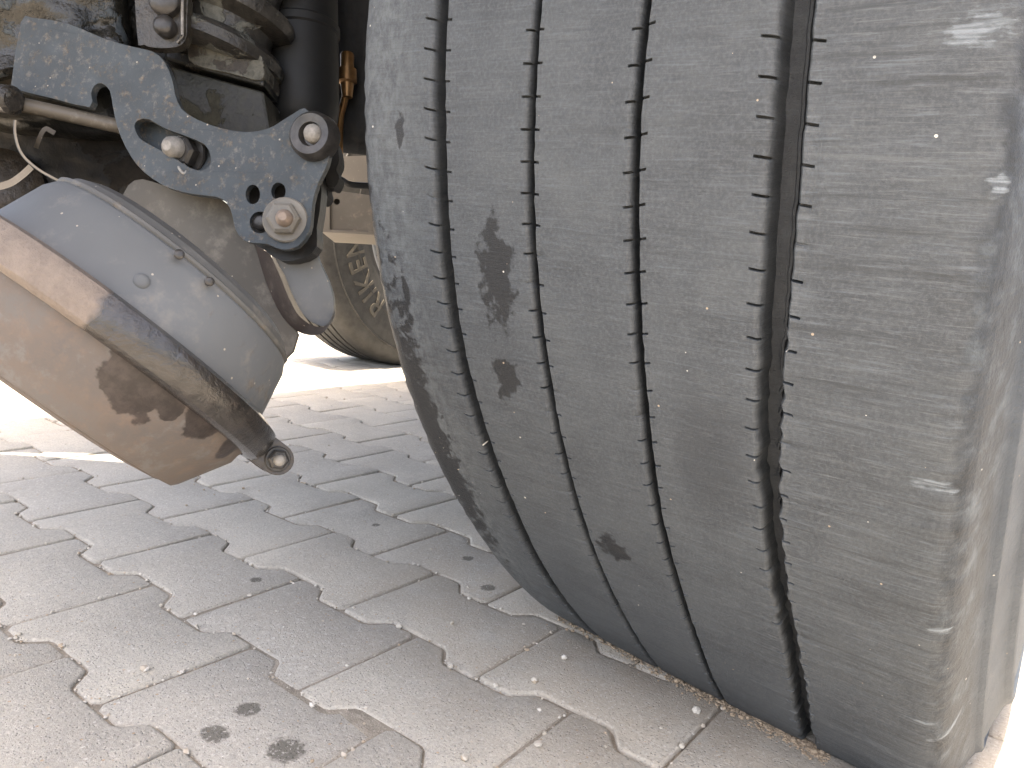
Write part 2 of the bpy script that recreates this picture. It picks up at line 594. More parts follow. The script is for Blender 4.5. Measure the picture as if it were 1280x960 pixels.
# ground sheet that reaches the horizon, finer near the wheel
xs = np.concatenate([[-160, -60, -25, -10, -5], np.linspace(-3, 1.2, 60), [3, 6, 12, 40, 120]])
ys = np.concatenate([[-120, -40, -12, -5, -2.5], np.linspace(-1.4, 3, 62), [5, 9, 20, 60, 160]])
V = []
for y in ys:
    for x in xs:
        V.append((x, y, -0.0030 + 0.0024 * mnoise.noise(Vector((x * 9, y * 9, 0)))))
nx = len(xs)
F = [(j * nx + i, j * nx + i + 1, (j + 1) * nx + i + 1, (j + 1) * nx + i) for j in range(len(ys) - 1) for i in range(nx - 1)]
pavement = link("pavement", mesh("pavement", V, F, 180), MS)
tag(pavement, "sandy bed of the grey interlocking paved yard under the wheel", None, kind="structure")

def paver_outline(inset=0.0012, chip=0):
    a, lat = 0.019, 0.0112
    hp = PIT / 2
    lo = [(0, -hp - lat), (0.04, -hp - lat), (0.04 + a, -hp + lat), (0.14, -hp + lat), (0.14 + a, -hp - lat), (0.2, -hp - lat)]
    pts = [(x, y) for x, y in lo] + [(x, -y) for x, y in reversed(lo)]
    # soften the corners of the toothed sides, then draw the outline in by the joint
    out = []
    n = len(pts)
    rnd_ = random.Random(chip)
    for i, p in enumerate(pts):
        q0, q1 = Vector(pts[i - 1]), Vector(pts[(i + 1) % n])
        p = Vector(p)
        rr = 0.0035 if i not in (0, 5, 6, 11) else 0.0035 + rnd_.random() * 0.004
        out.append(p + (q0 - p).normalized() * rr)
        out.append(p + (q1 - p).normalized() * rr)
    res = []
    n = len(out)
    for i in range(n):
        e0 = (out[i] - out[i - 1]).normalized()
        e1 = (out[(i + 1) % n] - out[i]).normalized()
        nm = (Vector((-e0.y, e0.x)) + Vector((-e1.y, e1.x))).normalized()
        res.append(out[i] + nm * (inset + rnd_.uniform(-0.0004, 0.0006)))
    return [(p.x - 0.1, p.y) for p in res]

def offset(loop, d):
    res = []
    n = len(loop)
    L = [Vector(p) for p in loop]
    for i in range(n):
        e0 = (L[i] - L[i - 1]).normalized()
        e1 = (L[(i + 1) % n] - L[i]).normalized()
        nm = (Vector((-e0.y, e0.x)) + Vector((-e1.y, e1.x))).normalized()
        res.append(L[i] + nm * d)
    return res

def paver_mesh(chip):
    base = paver_outline(chip=chip)
    rings = [(0.0, -0.03), (0.0, -0.0028), (0.0010, -0.0010), (0.0034, 0.0)]
    V, F = [], []
    n = len(base)
    for d, z in rings:
        for p in offset(base, d):
            V.append((p[0], p[1], z))
    for k in range(len(rings) - 1):
        for i in range(n):
            i2 = (i + 1) % n
            F.append((k * n + i, k * n + i2, (k + 1) * n + i2, (k + 1) * n + i))
    F.append(tuple((len(rings) - 1) * n + i for i in range(n)))
    return V, F

PM = [paver_mesh(i) for i in range(6)]
PME = []
for V, F in PM:
    me = mesh("paver", V, F, 40)
    me.materials.append(MP)
    PME.append(me)

cells = []
for wi in range(-9, 60):
    for k in range(-22, 26):
        u = (wi + 0.5) * PIT
        v = k * LEN + 0.04 + 0.1 + (0.1 if wi % 2 else 0.0)
        p = pav(u, v)
        if p.x < -5.2 or p.x > 1.6 or p.y < -1.5 or p.y > 6.5:
            continue
        x, y, d = pix(p)
        inview = d > 0.15 and -90 < x < 1330 and 380 < y < 1080
        if inview and y < 700 and 500 + (y - 450) * 0.42 < x < 1200:
            inview = False                   # behind the wheel
        if inview and y >= 700 and x > 640 + (y - 720) * 1.75 and x < 1210:
            inview = False
        cells.append((0 if inview else 1, d if d > 0 else 9, p))
cells.sort(key=lambda c: c[:2])
singles = [c for c in cells if c[0] == 0][:300]
done = set(id(c) for c in singles)
rest = [c for c in cells if id(c) not in done]

def tilt():
    return Matrix.Rotation(random.gauss(0, 0.006), 4, 'X') @ Matrix.Rotation(random.gauss(0, 0.006), 4, 'Y')

for _, d, p in singles:
    o = bpy.data.objects.new("paver", random.choice(PME))
    COL.objects.link(o)
    o.parent = pavement
    z = random.gauss(0, 0.0009)
    o.matrix_world = Matrix.Translation((p.x, p.y, min(z, 0.0012))) @ Matrix.Rotation(ANG + random.gauss(0, 0.004), 4, 'Z') @ tilt() @ Matrix.Rotation(random.choice((0, math.pi)), 4, 'Z')
V, F = [], []
for _, d, p in rest:
    v, f = random.choice(PM)
    b = len(V)
    m = Matrix.Translation((p.x, p.y, random.gauss(0, 0.0006))) @ Matrix.Rotation(ANG, 4, 'Z') @ tilt()
    V += [m @ Vector(q) for q in v]
    F += [tuple(i + b for i in q) for q in f]
o = link("paver_field", mesh("paver_field", V, F, 40), MP, pavement)
o["kind"] = "stuff"

# ================================================================== MAIN WHEEL
TR, DROP, BUL, CAMB = 0.5622, 0.0198, 0.110, -0.0388
DZ = TR - DROP
MT = mat_tread()
# (centre, half width, sipe length inner/outer side, depth)
GROOVES = [(-0.1184, 0.0060, 0.0085, 0.0045, 0.0120), (-0.0397, 0.0029, 0.0050, 0.0040, 0.0135),
           (0.0352, 0.0029, 0.0050, 0.0045, 0.0135), (0.1186, 0.0080, 0.0080, 0.0065, 0.0135)]

def build_tyre(name, parent):
    # lateral stations: (s, kind, groove index)
    st = []
    for gi, (c, h, sa, sb, D) in enumerate(GROOVES):
        for off, dep, lip, sip in ((-h - sa, 0, 0, 0), (-h - sa + 0.0007, 0, 0, 0.8), (-h - sa * 0.5, 0, 0, 1), (-h - 0.0028, 0, 0, 1), (-h - 0.0012, 0.06, 0, 1), (-h, 0.16, 0, 0.5),
                                   (-h * 0.86, 0.5, 0, 0), (-h * 0.66, 1, 0, 0), (-h * 0.2, 1, 0, 0), (h * 0.2, 1, 0, 0),
                                   (h * 0.34, 0.86 if gi == 3 else 1, 0, 0), (h * 0.5, 0.86 if gi == 3 else 1, 0, 0), (h * 0.62, 1, 0, 0), (h * 0.86, 0.5, 0, 0), (h, 0.05, 0, 0.6), (h + 0.001, 0, 0.5, 1), (h + 0.0028, 0, 0.3, 1),
                                   (h + sb * 0.5, 0, 0, 1), (h + sb - 0.0007, 0, 0, 0.8), (h + sb, 0, 0, 0)):
            st.append((c + off, dep * D, lip * 0.0009, sip * 0.0045, gi, -1 if off < 0 else 1))
    taken = [(c - h - sa, c + h + sb) for c, h, sa, sb, D in GROOVES]
    for s in np.arange(-0.184, 0.19, 0.0085):
        if all(not (a - 0.002 < s < b + 0.002) for a, b in taken):
            st.append((s, 0, 0, 0, -1, 0))
    st.sort()
    prof = []                                                # x, rho, V, dep.., for the whole section
    left = [(-0.190, 0.0015), (-0.196, 0.0045), (-0.2015, 0.010), (-0.2055, 0.0175), (-0.209, 0.028), (-0.212, 0.042), (-0.2155, 0.05), (-0.2155, 0.054), (-0.2125, 0.058),
            (-0.2185, 0.085), (-0.223, 0.11), (-0.225, 0.14), (-0.222, 0.18), (-0.212, 0.22), (-0.195, 0.25), (-0.18, 0.272)]
    right = [(0.2000, 0.0001), (0.2090, 0.0005), (0.2145, 0.002), (0.2185, 0.0055), (0.2215, 0.011), (0.2240, 0.020), (0.2265, 0.032), (0.2295, 0.046), (0.2315, 0.052), (0.2355, 0.0545), (0.2365, 0.058), (0.2335, 0.0615), (0.2345, 0.066),
             (0.2390, 0.085), (0.2420, 0.094), (0.2465, 0.097), (0.2475, 0.101), (0.2440, 0.105), (0.2455, 0.13), (0.2430, 0.17), (0.2350, 0.21), (0.2180, 0.245), (0.1980, 0.272)]
    def ext(L, sgn, v0, x0):
        res, v, q = [], v0, (x0, 0.0)
        for x, d in L:
            v += math.hypot(x - q[0], d - q[1])
            q = (x, d)
            res.append((x, TR - d, sgn * v))
        return res
    Lp = ext(left, -1, 0.184, -0.184)
    Rp = ext(right, 1, 0.19, 0.19)
    sec = [(x, r, v, 0, 0, 0, -1, 0) for x, r, v in reversed(Lp)] + [(s, TR, s, d, l, si, gi, sd) for s, d, l, si, gi, sd in st] + [(x, r, v, 0, 0, 0, -1, 0) for x, r, v in Rp]
    # rows round the wheel: t measured down from the horizontal on the camera's side
    rows = []
    pitch = 0.0195 / TR
    t = -0.62
    while t < 1.32:
        e = 1.0 / TR
        for o_, s_ in ((-0.00085, 0), (-0.00045, 1), (0.00045, 1), (0.00085, 0)):
            rows.append((t + o_ * e, s_))
        for k in (0.25, 0.5, 0.75):
            rows.append((t + pitch * k, 0))
        t += pitch
    te = rows[-1][0]
    for tt in np.linspace(te + 0.02, 2 * math.pi - 0.63, 130):
        rows.append((tt, 0))
    nr, ns = len(rows), len(sec)
    rnd_ = random.Random(3)
    strength = {}
    V = np.zeros((nr, ns, 3))
    UV = np.zeros((nr, ns, 2))
    GV = np.zeros((nr, ns))
    sid = -1
    for i, (t, sp) in enumerate(rows):
        if sp and not rows[i - 1][1]:
            sid += 1
        for j, (x, rho, v, dep, lip, sip, gi, sd) in enumerate(sec):
            tt = t
            # the cuts of neighbouring ribs do not line up
            tt += 0.0085 / TR * math.sin(17.0 * x + 0.6) * math.cos(31 * x)
            ex = 0.0
            ed = 0.0
            if gi >= 0:
                rag = 0.0005 + (0.0011 if gi == 3 and t > 0.30 else 0.0)
                ex = rag * mnoise.noise(Vector((t * 85, gi * 7.3 + sd * 2.1, 0.5))) * 1.6
                ex += {0: 0.0012, 1: 0.0004, 2: 0.0007, 3: 0.0020}[gi] * math.sin(t * (9.5 if gi == 3 else 13) + gi * 1.7 + (1.1 if gi == 3 else 0))
                if gi == 3:
                    wdt = 1.0 + 0.10 * math.sin(t * 5 + 2.0) - 0.28 * max(0.0, min(1.0, (t - 0.35) / 0.5))
                    ex += (wdt - 1) * (x - GROOVES[3][0])
                if sp and sip:
                    key = (sid, gi, sd)
                    if key not in strength:
                        q = rnd_.random()
                        fade = 1.0 if t < 0.75 else max(0.15, 1.0 - (t - 0.75) / 0.4)
                        strength[key] = (0.15 if q < 0.10 else 0.6 + 0.4 * q) * fade
                    ed = sip * strength[key]
                    if dep > 0.004:
                        ed = 0.0
            d = dep + ed - lip
            if gi >= 0 and dep == 0 and sd > 0:
                d += 0.0003 * mnoise.noise(Vector((t * 200, gi, 3)))
            wv = 0.0005 * mnoise.noise(Vector((t * 14, x * 40, 1.0)))
            if abs(x) > 0.19:
                wv += 0.0013 * mnoise.noise(Vector((t * 60, x * 90, 4.0))) * (1 if abs(v) < 0.238 else 0.2)
            wgt = max(0.0, (rho - 0.29) / (TR - 0.29))
            a = tt % (2 * math.pi)
            b = math.exp(-((a - 1.35) / 0.4) ** 2) if a < math.pi / 2 else math.exp(-((math.pi - a - 1.35) / 0.4) ** 2)
            if 1.35 < a < math.pi - 1.35:
                b = 1.0
            r = rho - d + wv + TR * (0.108 + 0.17 * max(-0.2, min(0.2, x))) * b * wgt
            X = x + ex
            if abs(x) > 0.2:
                X += math.copysign(0.008 * b * math.sin(math.pi * min(1, wgt)), x)
            z = DZ - r * math.sin(tt) + CAMB * X
            low = 0.0012 + (min(dep, 0.006) if dep else 0.0)
            if abs(x) > 0.2:
                low += 0.35 * max(0.0, TR - rho)
            V[i, j] = (X, -r * math.cos(tt), max(z, low))
            UV[i, j] = (tt * TR, v)
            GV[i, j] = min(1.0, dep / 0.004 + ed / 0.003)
    F = []
    for i in range(nr):
        i2 = (i + 1) % nr
        for j in range(ns - 1):
            F.append((i * ns + j, i * ns + j + 1, i2 * ns + j + 1, i2 * ns + j))
    VV = V.reshape(-1, 3)
    me = bpy.data.meshes.new(name)
    me.from_pydata(VV.tolist(), [], F)
    me.update()
    at_ = me.attributes.new("groove", "FLOAT", "POINT")
    at_.data.foreach_set("value", GV.ravel().astype(np.float32))
    uvl = me.uv_layers.new(name="UVMap")
    li = np.zeros(len(me.loops), dtype=np.int32)
    me.loops.foreach_get("vertex_index", li)
    uvl.data.foreach_set("uv", UV.reshape(-1, 2)[li].astype(np.float32).ravel())
    me.polygons.foreach_set("use_smooth", [True] * len(me.polygons))
    me.set_sharp_from_angle(angle=R_(48))
    bm = bmesh.new()
    bm.from_mesh(me)
    bmesh.ops.recalc_face_normals(bm, faces=bm.faces)
    bm.to_mesh(me)
    bm.free()
    return link(name, me, MT, parent)

M_RIM = mat_paint("dusty_wheel_steel", (0.30, 0.30, 0.30), (0.20, 0.13, 0.09), 0.05)
M_STEEL = mat_simple("dull_steel", (0.24, 0.225, 0.205), 0.6, 0.15, 0.35, 160)
M_DARKBOLT = mat_simple("oily_dark_steel", (0.045, 0.042, 0.04), 0.35, 0.3, 0.4, 120)

main = empty("wheel", (0, 0, 0), "large worn grey truck tyre with four tread grooves filling the right side", "wheel")
build_tyre("tyre", main)

def rim(parent, cx, cy, cz, sgn, rr=0.295, half=0.17):
    prof = [(rr, -half), (rr - 0.012, -half + 0.004), (rr - 0.02, -half + 0.03), (rr - 0.045, -half * 0.5), (rr - 0.05, half * 0.4), (rr - 0.09, half * 0.55), (0.16, half * 0.3), (0.09, half * 0.35), (0.06, half * 0.7), (0.0, half * 0.72)]
    V, F = lathe(prof, 56)
    m = frame(Vector((cx, cy, cz)), Vector((sgn, 0, 0)), Vector((0, 1, 0)))
    o = link("rim", mesh("rim", place(V, m), F, 35), M_RIM, parent)
    V, F = lathe([(rr, half), (rr - 0.012, half - 0.004), (rr - 0.02, half - 0.03), (rr - 0.045, half * 0.4)], 56)
    link("rim_flange", mesh("rim_flange", place(V, m), F, 35), M_RIM, parent)
    for k in range(10):
        a = 2 * math.pi * k / 10
        q = m @ Vector((0.12 * math.cos(a), 0.12 * math.sin(a), half * 0.3))
        link("wheel_nut", hexbolt(0.016, 0.02, frame(q, Vector((sgn, 0, 0)), Vector((0, 1, 0.2)))), M_STEEL, parent)

rim(main, 0, 0, DZ, 1, 0.296, 0.185)

# ================================================================== FAR WHEEL with raised lettering
M_FT = mat_simple("dusty_black_rubber", (0.040, 0.038, 0.035), 0.7, 0, 0.35, 30, 0.3)
FX, FY, FR = -1.75, 1.175, 0.52
far = empty("wheel", (FX - 0.14, FY, 0), "dusty truck tyre with raised maker lettering standing behind the big tyre", "wheel")
fm = frame(Vector((FX, FY, FR - 0.008)), Vector((1, 0, 0)), Vector((0, -1, 0)))
prof = [(0.285, -0.012), (0.30, 0.004), (0.33, 0.012), (0.37, 0.016), (0.372, 0.018), (0.376, 0.018), (0.378, 0.016), (0.42, 0.014), (0.46, 0.006), (0.462, 0.009), (0.466, 0.009), (0.468, 0.004), (0.49, -0.004), (0.505, -0.014), (0.515, -0.028), (0.52, -0.045)]
back = [(r, -0.30 - z) for r, z in reversed(prof)]
tp = list(prof)
for gz in (-0.09, -0.13, -0.17, -0.21):
    tp += [(0.52, gz + 0.006), (0.509, gz + 0.004), (0.509, gz - 0.004), (0.52, gz - 0.006)]
tp += back
V, F = lathe(tp, 120)
V = place(V, fm)
for v in V:
    v.z = max(v.z, 0.001)
link("tyre", mesh("far_tyre", V, F, 40), M_FT, far)
rim(far, FX - 0.15, FY, FR - 0.008, 1, 0.29, 0.14)
fc = bpy.data.curves.new("lettering", 'FONT')
fc.body = "RIKEN"
fc.size = 0.12
fc.extrude = 0.5
fc.offset = 0.001
fc.space_character = 1.15
to = bpy.data.objects.new("lettering_curve", fc)
COL.objects.link(to)
bpy.context.view_layer.update()
tm = bpy.data.meshes.new_from_object(to.evaluated_get(bpy.context.evaluated_depsgraph_get()))
bpy.data.objects.remove(to)
bpy.data.curves.remove(fc)
xsv = [v.co.x for v in tm.vertices]
x0, x1 = min(xsv), max(xsv)
M_LET = mat_simple("raised_rubber_lettering", (0.085, 0.075, 0.06), 0.65, 0, 0.3, 40, 0.2)
for v in tm.vertices:
    f = (v.co.x - x0) / (x1 - x0)
    # read upwards on the camera's side of the wheel, tops towards the tread
    a = R_(50) - R_(42) * f
    r = 0.350 + v.co.y * 0.9
    zs = np.interp(r, [q[0] for q in prof], [q[1] for q in prof])
    zz = zs + (0.004 if v.co.z > 0 else -0.002)
    v.co = Vector((FX + zz, FY - r * math.cos(a), FR - 0.008 - r * math.sin(a)))
link("raised_lettering", tm, M_LET, far)

# ================================================================== BRAKE CHAMBER
BC_D = 0.52
BC = at(152, 425, BC_D)
e_ = (RT * 0.767 - UP * 0.638)
n_ = (RT * 0.638 + UP * 0.767)
AX = (RT * 0.530 + UP * 0.757 + FW * 0.300).normalized()
e_ = AX.cross(ray(152, 425)).normalized()
if e_.dot(RT) < 0:
    e_ = -e_
bm_ = frame(BC, AX, e_)                   # local x: down-right in view, z: along the chamber towards the bracket
BI = bm_.inverted()
PXM = BC_D / FOC
def on_chamber(x, y, r):
    """point of the chamber's near side seen at (x, y), in chamber coordinates"""
    o = BI @ CAM
    d = (BI.to_3x3() @ ray(x, y))
    A = d.x ** 2 + d.y ** 2
    B = 2 * (o.x * d.x + o.y * d.y)
    Cc = o.x ** 2 + o.y ** 2 - r * r
    disc = max(0.0, B * B - 4 * A * Cc)
    t = (-B - math.sqrt(disc)) / (2 * A)
    return o + d * t
for x, y, ra in ((170, 455, 0.017), (185, 480, 0.015), (163, 505, 0.012), (170, 530, 0.010), (205, 492, 0.011), (215, 512, 0.008), (183, 515, 0.006), (175, 548, 0.007), (190, 565, 0.006), (260, 520, 0.016), (290, 555, 0.012)):
    p = on_chamber(x, y, 0.109)
    STAIN.append((tuple(p), (ra, ra, ra)))
M_RD, M_CL = mat_rust_dome(), mat_clamp()
M_GREY = mat_paint("grey_chamber_paint", (0.090, 0.095, 0.099), (0.13, 0.105, 0.082), 0.05, 0.55, 17)
M_GREYD = mat_paint("dusty_flange_paint", (0.07, 0.07, 0.068), (0.10, 0.08, 0.06), 0.06, 0.6, 20)

bc = empty("brake_chamber", BC - AX * 0.09, "rusty and grey round brake chamber with oily clamp ring hanging beside tyre", "brake chamber")
def bpart(name, prof, mat, n=96, ang=32, parent=bc):
    V, F = lathe(prof, n)
    me = mesh(name, V, F, ang)
    o = link(name, me, mat)
    o.parent = parent
    o.matrix_parent_inverse = Matrix.Translation(-bc.location)
    o.matrix_basis = bm_
    return o
bpart("rusty_dome", [(0.111, -0.011), (0.1085, -0.0175), (0.1078, -0.024), (0.0895, -0.0555), (0.0865, -0.0588), (0.083, -0.0592), (0.0815, -0.0575), (0.079, -0.0575), (0.077, -0.0605), (0.06, -0.0625), (0.045, -0.0595), (0.02, -0.0585), (0.0, -0.0585)], M_RD, 96, 24)
bpart("clamp_ring", [(0.1105, -0.015), (0.117, -0.0145), (0.1205, -0.012), (0.1225, -0.006), (0.1225, 0.003), (0.1205, 0.008), (0.114, 0.0105), (0.104, 0.011)], M_CL)
bpart("grey_housing", [(0.104, 0.009), (0.1038, 0.0145), (0.0970, 0.046), (0.0935, 0.0525), (0.0905, 0.0545)], M_GREY, 96, 24)
bpart("mounting_flange", [(0.0915, 0.0525), (0.0932, 0.0547), (0.0932, 0.0565), (0.0895, 0.0575), (0.0875, 0.0615), (0.080, 0.066), (0.06, 0.068), (0.03, 0.070), (0.0, 0.070)], M_GREYD, 96, 24)
# rivet-like stud with its ring of old paint, and a plug in the grey housing
for x, y, rr in ((177, 352, 0.0045), (207, 386, 0.0028), (224, 318, 0.003), (262, 352, 0.0028)):
    p = bm_ @ on_chamber(x, y, 0.1005)
    q = on_chamber(x, y, 0.1005)
    nz = (bm_.to_3x3() @ Vector((q.x, q.y, 0))).normalized()
    link("stud", disc_bolt(rr, rr * 0.8, frame(p - nz * 0.001, nz, AX)), M_GREY if rr > 0.004 else M_DARKBOLT, bc)
# lug of the clamp with its bolt
def chv(x, y, z):
    return bm_ @ Vector((x, y, z))
M_LUG = mat_simple('oily_lug_steel', (0.040, 0.032, 0.028), 0.3, 0.0, 0.45, 160, 0.6)
lug = []
for a in np.linspace(-0.5 * math.pi, 0.5 * math.pi, 13):
    lug.append((0.131 + 0.0125 * math.cos(a), -0.003 + 0.0115 * math.sin(a)))
lug += [(0.117, 0.0085), (0.117, -0.0145)]
ydir = (bm_.to_3x3() @ Vector((0, 1, 0)))
front = -1 if ydir.dot(FW) > 0 else 1       # which local y faces the camera
for k, off in enumerate((0.016, -0.004)):
    pts = [chv(x, front * off, z) for x, z in lug]
    me = plate([pts], 0.006, -ydir * front)
    bevel(link("clamp_lug", me, M_LUG, bc), 0.0015)
b0 = chv(0.131, front * 0.017, -0.003)
link("clamp_bolt", hexbolt(0.0075, 0.0055, frame(b0, ydir * front, AX), 0.0092), M_DARKBOLT, bc)
link("bolt_end", disc_bolt(0.0045, 0.010, frame(b0, ydir * front, AX)), M_STEEL, bc)
V, F = tube([chv(0.131, front * 0.015, -0.003), chv(0.131, front * -0.03, -0.003)], 0.0048, 12)
link("bolt_shank", mesh("bolt_shank", V, F, 40), M_DARKBOLT, bc)

# ================================================================== BRACKET PLATE above the chamber
M_BLUE = mat_paint("blue_grey_bracket_paint", (0.033, 0.041, 0.047), (0.098, 0.078, 0.060), 0.10, 0.6, 75)
M_GREYL = mat_paint("grey_lobe_paint", (0.125, 0.128, 0.128), (0.17, 0.135, 0.11), -0.02, 0.5, 26)
PD = 0.66
br = empty("bracket_plate", at(240, 240, PD + 0.01), "blue grey rust flecked steel bracket plate with slot and bolts above the chamber", "bracket")
def pd(x, y):                              # the plate leans a little away to the left
    return PD + (200 - x) * 0.00016 + (200 - y) * 0.00008
def pl(L, dd=0.0):
    return [at(x, y, pd(x, y) + dd) for x, y in L]
outline = [(26, 27), (40, 22), (75, 27), (102, 36), (130, 48), (165, 58), (190, 64), (205, 76), (215, 98), (219, 118), (227, 136), (246, 149), (276, 160), (308, 165), (334, 161), (352, 151), (368, 141), (381, 135), (394, 148), (406, 162), (413, 182), (409, 206), (398, 228), (391, 252), (389, 272), (386, 290), (372, 308), (352, 312), (334, 305), (318, 304), (304, 300), (294, 286), (290, 268), (283, 253), (270, 246), (244, 243), (214, 236), (190, 223), (171, 206), (157, 184), (147, 160), (141, 134), (137, 113), (127, 104), (118, 107), (114, 117), (112, 134), (66, 123), (17, 111), (14, 104)]
def circ(x, y, r, n=18, sq=1.0):
    return [(x + r * math.cos(2 * math.pi * k / n), y + r * sq * math.sin(2 * math.pi * k / n)) for k in range(n)]
slot = smooth_loop([(168, 158), (173, 150), (186, 149), (205, 160), (232, 170), (255, 180), (263, 194), (262, 207), (252, 213), (238, 210), (222, 200), (205, 190), (186, 180), (174, 172)], 2)
holes = [slot, circ(316, 243, 9, 16, 1.35), circ(348, 239, 9, 16, 1.2), circ(325, 278, 13, 18, 1.05)]
lo = smooth_loop(outline, 2)
me = plate([pl(lo)] + [pl(h) for h in holes], 0.009, FW)
bevel(link("plate", me, M_BLUE, br), 0.0012, 2, 50)
# backing seen in the slot; dark sheet added to block sky behind the holes
me = plate([pl(smooth_loop([(176, 140), (270, 165), (285, 215), (250, 228), (200, 205), (165, 175)], 3), 0.022)], 0.006, FW)
link("backing_plate", me, M_BLUE, br)
me = plate([pl(smooth_loop([(300, 218), (345, 205), (392, 200), (402, 240), (396, 285), (396, 308), (380, 322), (352, 326), (330, 312), (306, 290)], 2), 0.024)], 0.02, FW)
link('dark_backing', me, mat_simple('backing_black', (0.014, 0.013, 0.012), 0.55, 0, 0.5, 70, 0.6), br)
def facing(x, y, d, tiltx=0.0, tilty=0.0):
    return frame(at(x, y, d), -FW + RT * tiltx + UP * tilty, RT)
link("slot_bolt", hexbolt(0.0135, 0.014, facing(236, 192, pd(236, 192) + 0.02, -0.25, -0.1), 0.018), M_DARKBOLT, br)
link("bolt_end", disc_bolt(0.0095, 0.026, facing(233, 189, pd(233, 189) + 0.02, -0.25, -0.1)), M_STEEL, br)
V, F = tube(smooth_line([at(222, 200, PD + 0.004), at(224, 210, PD - 0.004), at(230, 217, PD - 0.006), at(234, 212, PD - 0.004), at(230, 206, PD + 0.003)], 5), 0.0013, 8)
link("split_pin", mesh("split_pin", V, F, 60), M_STEEL, br)
# corner boss with bolt
V, F = lathe([(0.0, 0.004), (0.008, 0.004), (0.010, 0.010), (0.0165, 0.011), (0.0195, 0.007), (0.0205, -0.004)], 32)
link("rubber_bush", mesh("rubber_bush", place(V, facing(394, 172, pd(394, 172) - 0.002, -0.2, 0)), F, 40), M_DARKBOLT, br)
link("bush_bolt", disc_bolt(0.0078, 0.014, facing(397, 171, pd(396, 172) - 0.002, -0.2, 0)), M_STEEL, br)
# lower bolt with washer
link("nut", hexbolt(0.0135, 0.013, facing(357, 275, pd(357, 275) - 0.003, 0.06, -0.03), 0.0185), mat_paint("grey_nut_paint", (0.13, 0.12, 0.105), (0.15, 0.11, 0.08), 0.05), br)
link("bolt_end", disc_bolt(0.007, 0.022, facing(359, 276, pd(357, 275) - 0.003, 0.12, -0.05)), mat_simple("rusty_bolt_end", (0.26, 0.20, 0.16), 0.6, 0.2), br)
link("socket_bolt", disc_bolt(0.008, 0.006, facing(326, 277, pd(325, 275) + 0.012)), M_DARKBOLT, br)
# the lobe below with its turned edge
lobe = smooth_loop([(338, 300), (362, 312), (386, 292), (393, 306), (399, 326), (410, 350), (417, 374), (416, 395), (406, 408), (390, 403), (378, 392), (366, 370), (356, 345), (345, 325)], 3)
me = plate([[at(x, y, PD + 0.006 + (y - 300) * 0.0001) for x, y in lobe]], 0.007, FW)
bevel(link("lobe", me, M_GREYL, br), 0.001)
edge_in = [(338, 318), (350, 345), (361, 372), (374, 395), (392, 407), (408, 407), (417, 392)]
edge_out = [(318, 304), (330, 345), (343, 378), (358, 402), (378, 417), (402, 417), (419, 396)]
V, F = [], []
ei = [smooth_line([(x, y, 0) for x, y in L], 5) for L in (edge_in, edge_out)]
for a, b in zip(*ei):
    V += [at(a.x, a.y, PD + 0.005), at(b.x, b.y, PD + 0.028), at(b.x, b.y, PD + 0.034), at(a.x, a.y, PD + 0.012)]
for i in range(len(ei[0]) - 1):
    for k in range(4):
        F.append((i * 4 + k, i * 4 + (k + 1) % 4, (i + 1) * 4 + (k + 1) % 4, (i + 1) * 4 + k))
F += [(0, 1, 2, 3), tuple(len(V) - 4 + k for k in (3, 2, 1, 0))]
link("turned_edge", mesh("turned_edge", V, F, 35), mat_paint("brown_primer_edge", (0.035, 0.027, 0.027), (0.07, 0.05, 0.042), 0.05, 0.5), br)
# web between plate and chamber
web = smooth_loop([(160, 232), (178, 224), (205, 232), (240, 240), (272, 246), (292, 266), (297, 290), (318, 306), (330, 345), (350, 385), (372, 418), (350, 455), (300, 440), (230, 380), (165, 300), (150, 262)], 2)
me = plate([[at(x, y, PD + 0.030) for x, y in web]], 0.006, FW)
link("web", me, mat_paint("dusty_web_paint", (0.075, 0.068, 0.058), (0.11, 0.09, 0.07), 0.05, 0.6), br)

# black toothed adjuster at the plate's right end
M_BLACK = mat_simple("black_greased_iron", (0.012, 0.011, 0.010), 0.75, 0, 0.5, 70, 0.6)
adj = smooth_loop([(408, 158), (420, 178), (424, 200), (420, 212), (424, 222), (418, 234), (408, 232), (410, 244), (402, 252), (394, 244), (396, 256), (388, 268), (382, 262), (386, 236), (396, 210), (404, 190)], 3)
me = plate([[at(x, y, PD + 0.012) for x, y in adj]], 0.022, FW)
o = link("slack_adjuster", me, M_BLACK)
bevel(o, 0.003, 3)
tag(o, "black greasy lever with scalloped edge beside the bracket plate's right end", "lever")

